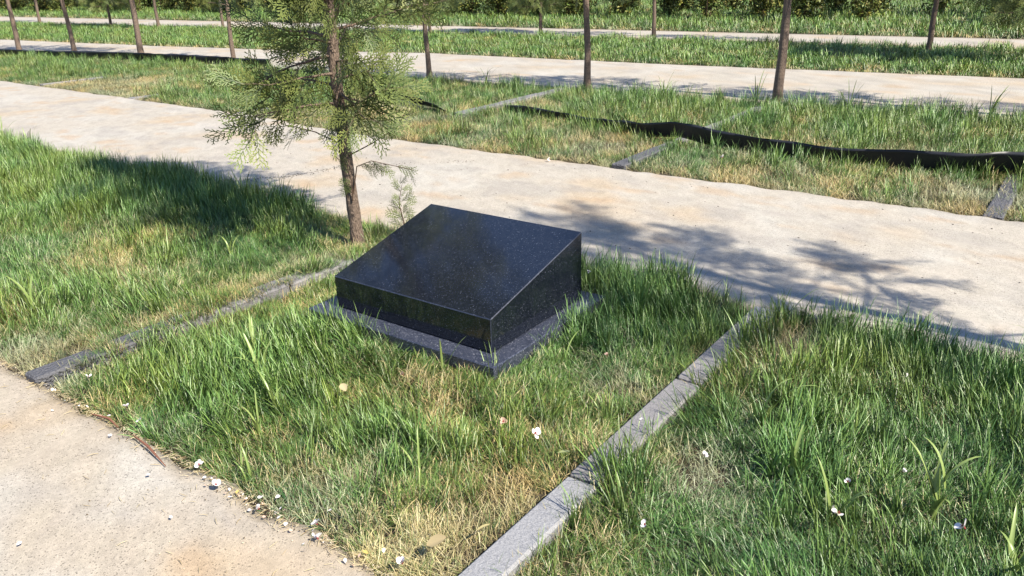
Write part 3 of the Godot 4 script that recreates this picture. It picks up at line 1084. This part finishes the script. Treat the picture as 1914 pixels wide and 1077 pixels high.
func build_grass():
	var kinds := ["turf", "turf", "turf", "bent", "bent", "long", "long", "dry", "dry"]
	for k in kinds.size():
		tufts[str(k)] = tuft(300 + k, kinds[k])
		tufts["far " + str(k)] = tuft(400 + k, kinds[k], 2.2)
	var plinth := Rect2(-2.70, -2.94, 1.02, 0.80)
	var k1 := Rect2(-1.15, -3.42, 0.11, 2.4)
	var k2 := Rect2(-3.335, -1.40, 0.12, 0.28)
	var k2b := Rect2(-3.32, -1.88, 0.09, 0.40)
	var k2c := Rect2(-3.305, -2.5, 0.09, 0.36)
	var k3 := Rect2(-6.22, -3.25, 0.10, 0.4)
	lawn("grass", "mown and weedy grass filling the plots round the black marker", bed_front, bed_back, -10.5, 2.7, 1600.0, 0.035, 0.03, 0.77, false, [plinth, k1, k2, k2b, k2c, k3])
	var ks := []
	for q in [[-0.42, -8.6, 0.05], [-3.05, -8.7, 0.11], [-8.17, -6.15, 0.12], [-10.58, -6.2, 0.12], [-13.33, -6.9, 0.12]]:
		ks.append(Rect2(q[0] - q[2] * 0.5, q[1], q[2], -5.4 - q[1]))
	ks.append(Rect2(-5.76, -8.3, 0.11, 1.5))
	lawn("grass", "sunlit grass strip crossed by the black hose between the two paths", walk_far, lane_near, -24.0, 3.2, 480.0, 0.17, 0.12, 0.98, false, ks)
	lawn("grass", "taller green grass strip between the middle and far paths", lane_far, back_near, -42.0, 4.5, 230.0, 0.10, 0.22, 0.92, true, [])
	lawn("grass", "rough grass under the hedge beyond the last path", back_far, [Vector2(-80, -34), Vector2(10, -34)], -62.0, 6.0, 75.0, 0.16, 0.3, 1.35, true, [])

# ================================================================ broad-bladed weeds that stand out of the lawn
func broad_leaf(r: RandomNumberGenerator, az: float, h: float, lean: float, curl: float, w: float, c: Color) -> ArrayMesh:
	var s := Soup.new()
	var d := Vector3(cos(az), 0, sin(az))
	var tw := az + r.randf_range(-0.4, 0.4)
	var side := Vector3(-sin(tw), 0, cos(tw))
	if side.cross(d).y < 0.0:
		side = -side
	var p := Vector3.ZERO
	var segs := 9
	for k in segs + 1:
		var t := float(k) / segs
		var th := lean + curl * t * t
		var tan := d * sin(th) + Vector3.UP * cos(th)
		var nn := side.cross(tan).normalized()
		var ww := w * 0.5 * (0.55 + 0.45 * sin(PI * minf(t * 1.4 + 0.1, 0.5))) * pow(1.0 - t, 0.45) + 0.0003
		var col := mix3(c * 0.75, c, t * 2.0)
		s.put(p - side * ww + nn * ww * 0.35, (nn + side * 0.4).normalized(), col)
		s.put(p, nn, mix3(col, Color(0.3, 0.36, 0.14), 0.35))
		s.put(p + side * ww + nn * ww * 0.35, (nn - side * 0.4).normalized(), col)
		p += tan * h / segs
	for k in segs:
		var q := k * 3
		for j in 2:
			s.tri(q + j, q + j + 3, q + j + 1)
			s.tri(q + j + 1, q + j + 3, q + j + 4)
	return s.mesh()

func weed(x: float, z: float, n: int, h: float, w: float, stalk: float, label: String):
	var o := thing("grass_weed", Vector3(x, SOIL, z))
	tag(o, label, "weed", "broad bladed grass weeds")
	var r := RandomNumberGenerator.new()
	r.seed = int(absf(x * 1000.0) + absf(z * 77.0))
	w *= 1.35
	var c := mix3(Color(0.14, 0.22, 0.05), Color(0.23, 0.31, 0.085), r.randf())
	if stalk > 0.0:
		var s := Soup.new()
		tube_into(s, [Vector3.ZERO, Vector3(0.006, stalk * 0.5, 0.004), Vector3(-0.008, stalk, 0.01)], [0.003, 0.0025, 0.0012], 5, c * 1.1)
		obj("stem", s.mesh(), M.grass, o)
	for k in n:
		var a := r.randf() * TAU
		var l := obj("leaf", broad_leaf(r, a, h * r.randf_range(0.6, 1.15), r.randf_range(0.1, 0.5), r.randf_range(0.2, 1.6), w * r.randf_range(0.7, 1.2), mix3(c, Color(0.2, 0.24, 0.07), r.randf() * 0.4)), M.grass, o)
		l.position = Vector3(r.randf_range(-0.015, 0.015), stalk * r.randf_range(0.0, 0.75), r.randf_range(-0.015, 0.015))

func build_weeds():
	weed(-2.62, -1.74, 11, 0.23, 0.013, 0.0, "largest sprawling weed clump, below the plinth's front corner")
	weed(-2.50, -1.66, 8, 0.2, 0.012, 0.05, "smaller weed leaning from the largest clump towards the concrete path")
	weed(-2.90, -1.72, 5, 0.17, 0.008, 0.0, "weed between the dark kerb and the largest weed clump")
	weed(-2.74, -2.02, 5, 0.16, 0.009, 0.0, "weed rising over the plinth's outer corner")
	weed(-4.05, -2.24, 7, 0.22, 0.007, 0.1, "tall weed in the drier lawn beyond the dark kerb")
	weed(-3.95, -2.55, 5, 0.20, 0.007, 0.0, "weed halfway between the dark kerb and the shaded bank")
	weed(-4.03, -1.48, 6, 0.26, 0.012, 0.0, "long arching weed blades at the picture's left edge")
	weed(-8.80, -3.40, 9, 0.30, 0.009, 0.12, "tall weed standing against the bright path at the far end of the lawn")
	weed(-8.35, -3.45, 5, 0.24, 0.008, 0.08, "second weed silhouetted against the bright path")
	weed(-0.54, -2.16, 5, 0.20, 0.010, 0.1, "forked weed in the green lawn beside the dry patch")
	weed(-0.40, -2.04, 6, 0.24, 0.010, 0.05, "weed holding a white blossom at its foot")
	weed(-0.16, -2.18, 7, 0.20, 0.013, 0.22, "tallest stalked weed in the green lawn")
	weed(0.05, -2.08, 6, 0.22, 0.014, 0.0, "broadest weed at the picture's lower corner")
	weed(-1.93, -2.09, 3, 0.22, 0.008, 0.0, "two upright blades in front of the marker's polished front")
	weed(-1.56, -2.42, 4, 0.20, 0.007, 0.0, "weed at the plinth's kerb side with an arched blade")
	weed(-1.47, -2.62, 4, 0.22, 0.010, 0.0, "weed between the plinth and the pale kerb")
	weed(-1.73, -1.66, 5, 0.17, 0.007, 0.0, "fine weed in the lush tuft before the marker")
	weed(-1.54, -1.55, 4, 0.17, 0.008, 0.0, "weed near the white blossom and the pale kerb")
	weed(-0.52, -2.72, 4, 0.18, 0.008, 0.0, "weed in the middle of the greener lawn")
	weed(-0.95, -3.2, 4, 0.24, 0.008, 0.05, "weed at the path end of the pale kerb")
	weed(-2.0, -1.22, 5, 0.14, 0.006, 0.0, "low weed overhanging the near concrete path")
	weed(-0.45, -3.36, 6, 0.26, 0.005, 0.08, "thin spiky weed silhouetted on the shaded path past the pale kerb")
	weed(0.05, -3.34, 6, 0.28, 0.005, 0.1, "second spiky weed farther along the greener lawn's path edge")
	weed(-1.62, -3.36, 5, 0.22, 0.005, 0.06, "spiky weed against the path between the marker and pale kerb")
	weed(-0.75, -2.45, 6, 0.24, 0.009, 0.06, "bright weed above the dry patch in the greener lawn")
	weed(0.25, -2.6, 6, 0.24, 0.010, 0.08, "bright weed beyond the tallest stalked weed")
	weed(-2.25, -1.55, 6, 0.18, 0.009, 0.0, "bright low weed between the largest clump and the pale leaf")
	weed(-2.2, -1.42, 5, 0.16, 0.008, 0.0, "small bright weed before the red centred edge blossom")
	weed(-4.8, -3.3, 7, 0.24, 0.007, 0.1, "seeding weed in the cypress's shade against the path")
	weed(-5.6, -3.35, 6, 0.22, 0.007, 0.06, "weed on the shaded bank farther from the cypress")
	for q in [[-3.2, -9.0, "weed at the foot of the thickest trunk"], [-6.9, -8.8, "weed by the middle path between two slim trunks"], [-2.2, -9.0, "weed at the shaded edge of the middle path"], [-0.9, -9.1, "last weed along the shaded middle path"], [-4.3, -8.9, "weed between the slim and the thick trunk"]]:
		weed(q[0], q[1], 8, 0.34, 0.010, 0.1, q[2])

# ================================================================ fallen blossoms, leaves, bark
func petal_mesh(l: float, w: float, cup: float) -> ArrayMesh:
	var s := Soup.new()
	var rows := [[0.0, 0.12], [0.25, 0.62], [0.5, 0.98], [0.75, 0.95], [0.92, 0.6], [1.0, 0.25]]
	for q in rows:
		for j in [-1.0, 0.0, 1.0]:
			var x: float = j * q[1] * w * 0.5
			s.put(Vector3(x, cup * l * (q[0] * q[0] * 0.6 + absf(j) * q[1] * 0.25), l * q[0]), Vector3(-j * 0.3, 1, -0.3 * cup).normalized(), Color.WHITE)
	for k in rows.size() - 1:
		for j in 2:
			var a := k * 3 + j
			s.tri(a, a + 1, a + 3)
			s.tri(a + 1, a + 4, a + 3)
	return s.mesh()

func blossom(at: Vector3, size: float, n: int, old: bool, label: String):
	size *= 0.86
	var o := thing("blossom", at)
	tag(o, label, "blossom", "fallen white blossoms")
	o.rotation = Vector3(rng.randf_range(-0.9, 0.9), rng.randf() * TAU, rng.randf_range(-0.6, 0.6))
	for k in n:
		var p := obj("petal", petal_mesh(size * 0.55, size * 0.48, rng.randf_range(0.2, 0.9)), M.petal_old if old else M.petal, o)
		p.rotation = Vector3(rng.randf_range(-0.7, 0.1), TAU * k / 5.0 + rng.randf_range(-0.2, 0.2), rng.randf_range(-0.3, 0.3))
	var s := Soup.new()
	for k in 5:
		var a := TAU * (k + 0.5) / 5
		var d := Vector3(cos(a), 0.25, sin(a))
		var e := Vector3(-sin(a), 0, cos(a))
		var b := s.put(e * size * 0.06, Vector3.UP, Color.WHITE)
		s.put(-e * size * 0.06, Vector3.UP, Color.WHITE)
		s.put(d * size * 0.26 + Vector3.UP * 0.002, Vector3.UP, Color.WHITE)
		s.tri(b, b + 1, b + 2)
	tube_into(s, [Vector3(0, -size * 0.25, 0), Vector3(0, 0, 0), Vector3(0, size * 0.08, 0)], [size * 0.04, size * 0.10, size * 0.07], 6, Color.WHITE)
	var c := obj("calyx", s.mesh(), M.calyx, o)
	c.position.y = 0.002

func lone_petal(at: Vector3, size: float, label: String):
	var o := obj("petal", petal_mesh(size, size * 0.85, 0.35), M.petal)
	o.position = at
	o.rotation = Vector3(rng.randf_range(-0.3, 0.3), rng.randf() * TAU, rng.randf_range(-0.3, 0.3))
	tag(o, label, "petal", "fallen white petals")

func dead_leaf(at: Vector3, l: float, w: float, c: Color, tilt: Vector3, label: String):
	var s := Soup.new()
	var rows := [0.0, 0.1, 0.28, 0.5, 0.72, 0.9, 1.0]
	var wide := [0.03, 0.45, 0.9, 1.0, 0.75, 0.35, 0.02]
	for k in rows.size():
		for j in [-1.0, -0.5, 0.0, 0.5, 1.0]:
			s.put(Vector3(j * wide[k] * w * 0.5, absf(j) * w * 0.16 + sin(rows[k] * 3.0) * l * 0.08, (rows[k] - 0.5) * l), Vector3(-j * 0.35, 1, 0).normalized(), mix3(c, c * 0.7, absf(j) * rows[k]))
	for k in rows.size() - 1:
		for j in 4:
			var a := k * 5 + j
			s.tri(a, a + 1, a + 5)
			s.tri(a + 1, a + 6, a + 5)
	var o := obj("fallen_leaf", s.mesh(), M.leaf)
	o.position = at
	o.rotation = tilt
	tag(o, label, "leaf", "fallen leaves")

func build_litter():
	M.leaf = leafy(Color.WHITE, Color(0.3, 0.28, 0.15), 0.7)
	var y := 0.012
	# along the edge of the near path, and out on the concrete
	blossom(Vector3(-2.15, y + 0.01, -1.155), 0.034, 5, false, "white blossom with red centre, first in the row along the path edge")
	blossom(Vector3(-2.01, y + 0.01, -1.12), 0.034, 5, false, "white blossom with dark star centre lying on the concrete edge")
	blossom(Vector3(-1.60, y + 0.01, -1.17), 0.034, 5, false, "white blossom among dry stalks at the path edge")
	blossom(Vector3(-1.55, y + 0.01, -1.13), 0.036, 4, false, "crumpled white blossom where the path edge turns dark")
	blossom(Vector3(-1.28, y + 0.012, -1.19), 0.036, 5, false, "white blossom with dark red middle beside the curled tan leaf")
	blossom(Vector3(-1.80, y + 0.01, -1.12), 0.030, 4, false, "folded white blossom standing at the concrete edge with a shadow")
	blossom(Vector3(-2.70, 0.03, -1.22), 0.032, 4, false, "white blossom caught in grass above the bark strip")
	blossom(Vector3(-2.56, 0.03, -1.19), 0.030, 4, false, "white blossom next to the reddish bark strip")
	blossom(Vector3(-3.05, 0.03, -1.26), 0.032, 4, false, "pale blossom near the dark kerb's end")
	blossom(Vector3(-1.30, 0.075, -1.85), 0.042, 4, false, "upright white blossom in the lawn beside the pale kerb")
	blossom(Vector3(-1.43, 0.075, -1.85), 0.032, 5, true, "withered reddish brown blossom in the lawn")
	blossom(Vector3(-1.40, 0.06, -2.5), 0.026, 4, true, "small withered blossom between the plinth and pale kerb")
	blossom(Vector3(-0.80, 0.06, -2.06), 0.028, 4, false, "whitish blossom on the dry brown patch")
	blossom(Vector3(-0.80, 0.055, -1.66), 0.028, 4, false, "pale blossom low in the grass near the kerb's front end")
	blossom(Vector3(-0.37, 0.08, -1.97), 0.040, 3, false, "narrow white blossom hanging on the weed")
	blossom(Vector3(-0.08, 0.10, -2.07), 0.046, 4, false, "largest white blossom leaning among broad blades")
	blossom(Vector3(-0.27, 0.07, -2.29), 0.026, 4, false, "small white blossom behind the largest one")
	blossom(Vector3(-0.39, 0.07, -2.15), 0.024, 3, false, "white blossom half buried by the forked weed")
	blossom(Vector3(-0.40, 0.06, -2.95), 0.026, 3, false, "single white blossom deep in the greener lawn")
	blossom(Vector3(-1.86, 0.12, -3.12), 0.024, 4, false, "tiny white blossom in tall grass beside the marker")
	blossom(Vector3(-1.97, 0.06, -1.93), 0.026, 5, true, "brown blossom below the plinth's front edge")
	blossom(Vector3(-2.38, 0.05, -6.05), 0.045, 4, false, "white blossom in front of the long black hose")
	blossom(Vector3(-3.62, 0.02, -5.42), 0.040, 3, false, "white blossom on the far path edge")
	var petals := [[-2.60, -1.09, "petal on concrete below the reddish bark strip"], [-2.26, -1.04, "petal alone on the concrete near the red centred blossom"], [-1.99, -0.95, "petal farthest out from the blossoms on open concrete"], [-2.25, -0.63, "petal beside the orange stain on the concrete"], [-2.09, -1.125, "petal between the first two edge blossoms"], [-1.93, -1.12, "petal just past the dark star blossom"], [-1.85, -1.17, "petal tucked under the grass fringe"], [-1.81, -1.19, "petal overlapping the grass fringe end"], [-1.73, -1.13, "petal beside the folded blossom"], [-1.68, -1.12, "petal among pale crumbs at the edge"], [-1.63, -1.24, "petal inside the dry fringe"], [-1.36, -1.2, "petal near the curled tan leaf"], [-2.72, -1.165, "petal above the bark strip's upper end"], [-1.08, -2.16, "petal on the pale kerb at a joint"]]
	for p in petals:
		lone_petal(Vector3(p[0], (y if p[0] < -1.1 else 0.045), p[1]), rng.randf_range(0.011, 0.016), "white " + p[2])
	for k in 46:
		var px := rng.randf_range(-2.3, -1.2) if k < 36 else rng.randf_range(-3.2, -2.3)
		var o := obj("petal", petal_mesh(1.0, rng.randf_range(0.5, 0.9), rng.randf_range(0.1, 0.8)), M.petal if rng.randf() < 0.7 else M.petal_old)
		o.scale = Vector3.ONE * rng.randf_range(0.007, 0.013)
		o.position = Vector3(px, 0.006, edge(bed_front, px) + 0.01 + rng.randfn() * 0.022)
		o.rotation = Vector3(rng.randf_range(-0.6, 0.6), rng.randf() * TAU, rng.randf_range(-0.6, 0.6))
		tag(o, "tiny curled petal among the crumbs strewn along the near path's edge", "petal", "tiny petals along the near path's edge")
	dead_leaf(Vector3(-2.06, 0.075, -1.71), 0.046, 0.03, Color(0.42, 0.36, 0.20), Vector3(0.3, 1.2, 0.2), "pale yellow leaf lying on the lawn before the plinth")
	dead_leaf(Vector3(-1.225, 0.06, -1.275), 0.064, 0.036, Color(0.40, 0.32, 0.17), Vector3(-0.4, 2.2, 0.3), "curled tan leaf in dry grass near the path corner")
	dead_leaf(Vector3(-1.165, 0.05, -1.40), 0.045, 0.016, Color(0.52, 0.44, 0.20), Vector3(0.2, -0.5, 0.3), "narrow straw coloured leaf against the pale kerb")
	dead_leaf(Vector3(-1.175, 0.055, -1.83), 0.045, 0.02, Color(0.30, 0.33, 0.14), Vector3(0.1, -0.9, 0.2), "small olive leaf at the pale kerb's edge")
	dead_leaf(Vector3(-1.93, 0.014, -1.14), 0.018, 0.012, Color(0.55, 0.42, 0.13), Vector3(0.1, 0.6, 0.1), "bright yellow leaf bit among edge blossoms")
	dead_leaf(Vector3(-1.40, 0.014, -1.17), 0.022, 0.012, Color(0.5, 0.40, 0.12), Vector3(0.1, 1.6, 0.1), "yellow leaf at the near path corner")
	# strips of reddish bark along the path edge
	for q in [[[Vector3(-2.80, 0.008, -1.135), Vector3(-2.70, 0.014, -1.15), Vector3(-2.62, 0.008, -1.14)], "thin reddish bark strip, upper of two at the path edge"], [[Vector3(-2.52, 0.01, -1.14), Vector3(-2.40, 0.016, -1.125), Vector3(-2.26, 0.006, -1.10)], "longer reddish bark strip, lower of two at the path edge"]]:
		var s := Soup.new()
		tube_into(s, q[0], [0.002, 0.0048, 0.0015], 5, Color.WHITE)
		var o := obj("bark_strip", s.mesh(), M.bark_red if M.has("bark_red") else plain(Color(0.21, 0.085, 0.05), 0.8))
		tag(o, q[1], "bark", "bark strips at the path edge")
	# soil crumbs, husks and broken straw spilling from the lawn on to the near path
	var bits := []
	var shade := []
	var straws := []
	var straw_tint := []
	for k in 1500:
		var x := rng.randf_range(-3.8, -1.0)
		var p := Vector3(x, 0.003, edge(bed_front, x) + 0.01 + absf(rng.randfn()) * 0.022 - 0.02)
		if rng.randf() < 0.12:
			p.z += rng.randf() * 0.35
		if rng.randf() < 0.6:
			var q := rng.randf_range(0.0016, 0.0055)
			bits.append(Transform3D(Basis(Vector3.UP, rng.randf() * TAU).scaled(Vector3(q * 1.4, q * 0.7, q)), p))
			var g := rng.randf()
			shade.append(mix3(Color(0.10, 0.07, 0.04), Color(0.52, 0.45, 0.33), g * g if rng.randf() < 0.7 else 1.0))
		else:
			straws.append(Transform3D(Basis(Vector3.UP, rng.randf() * TAU) * Basis(Vector3(0, 0, 1), rng.randf_range(-0.12, 0.12)) * rng.randf_range(0.4, 1.0), p + Vector3(0, 0.003, 0)))
			straw_tint.append(mix3(Color(0.30, 0.22, 0.11), Color(0.58, 0.50, 0.30), rng.randf()))
	var sm := Soup.new()
	tube_into(sm, [Vector3(-0.018, 0, 0), Vector3(0, 0.002, 0.001), Vector3(0.018, 0, -0.002)], [0.0009, 0.0012, 0.0006], 4, Color.WHITE)
	var husk := SphereMesh.new()
	husk.radius = 0.5
	husk.height = 1.0
	husk.radial_segments = 6
	husk.rings = 3
	var bm := StandardMaterial3D.new()
	bm.vertex_color_use_as_albedo = true
	bm.roughness = 0.9
	var spill := thing("litter")
	tag(spill, "soil crumbs, husks and broken straw spilled along the near path's edge", "litter", "", "stuff")
	many("crumbs", husk, bm, bits, shade, spill)
	many("straw_bits", sm.mesh(), bm, straws, straw_tint, spill)
	# crumbs of dark grit along a crack in the path
	var where := []
	var tint := []
	var line := [Vector2(-5.5, -3.62), Vector2(-5.16, -3.88), Vector2(-5.09, -4.09), Vector2(-5.02, -4.4), Vector2(-4.7, -4.7), Vector2(-4.2, -5.1)]
	for k in 520:
		var f := rng.randf() * (line.size() - 1)
		var a := int(f)
		var p: Vector2 = line[a].lerp(line[a + 1], f - a) + Vector2(rng.randfn(), rng.randfn()) * 0.03
		if rng.randf() < 0.4:
			p = Vector2(rng.randf_range(-6, 0.5), rng.randf_range(-5.45, -3.5))
		var q := rng.randf_range(0.003, 0.010)
		where.append(Transform3D(Basis(Vector3.UP, rng.randf() * TAU).scaled(Vector3(q * 1.4, q * 0.6, q)), Vector3(p.x, 0.002, p.y)))
		var g := rng.randf_range(0.05, 0.32)
		tint.append(Color(g, g * 0.9, g * 0.78))
	var grit := thing("grit")
	tag(grit, "dark grit and crumbs strewn along a crack in the wide path", "grit", "", "stuff")
	var pebble := SphereMesh.new()
	pebble.radius = 0.5
	pebble.height = 1.0
	pebble.radial_segments = 6
	pebble.rings = 3
	var gm := StandardMaterial3D.new()
	gm.vertex_color_use_as_albedo = true
	gm.roughness = 0.9
	many("grit_crumbs", pebble, gm, where, tint, grit)
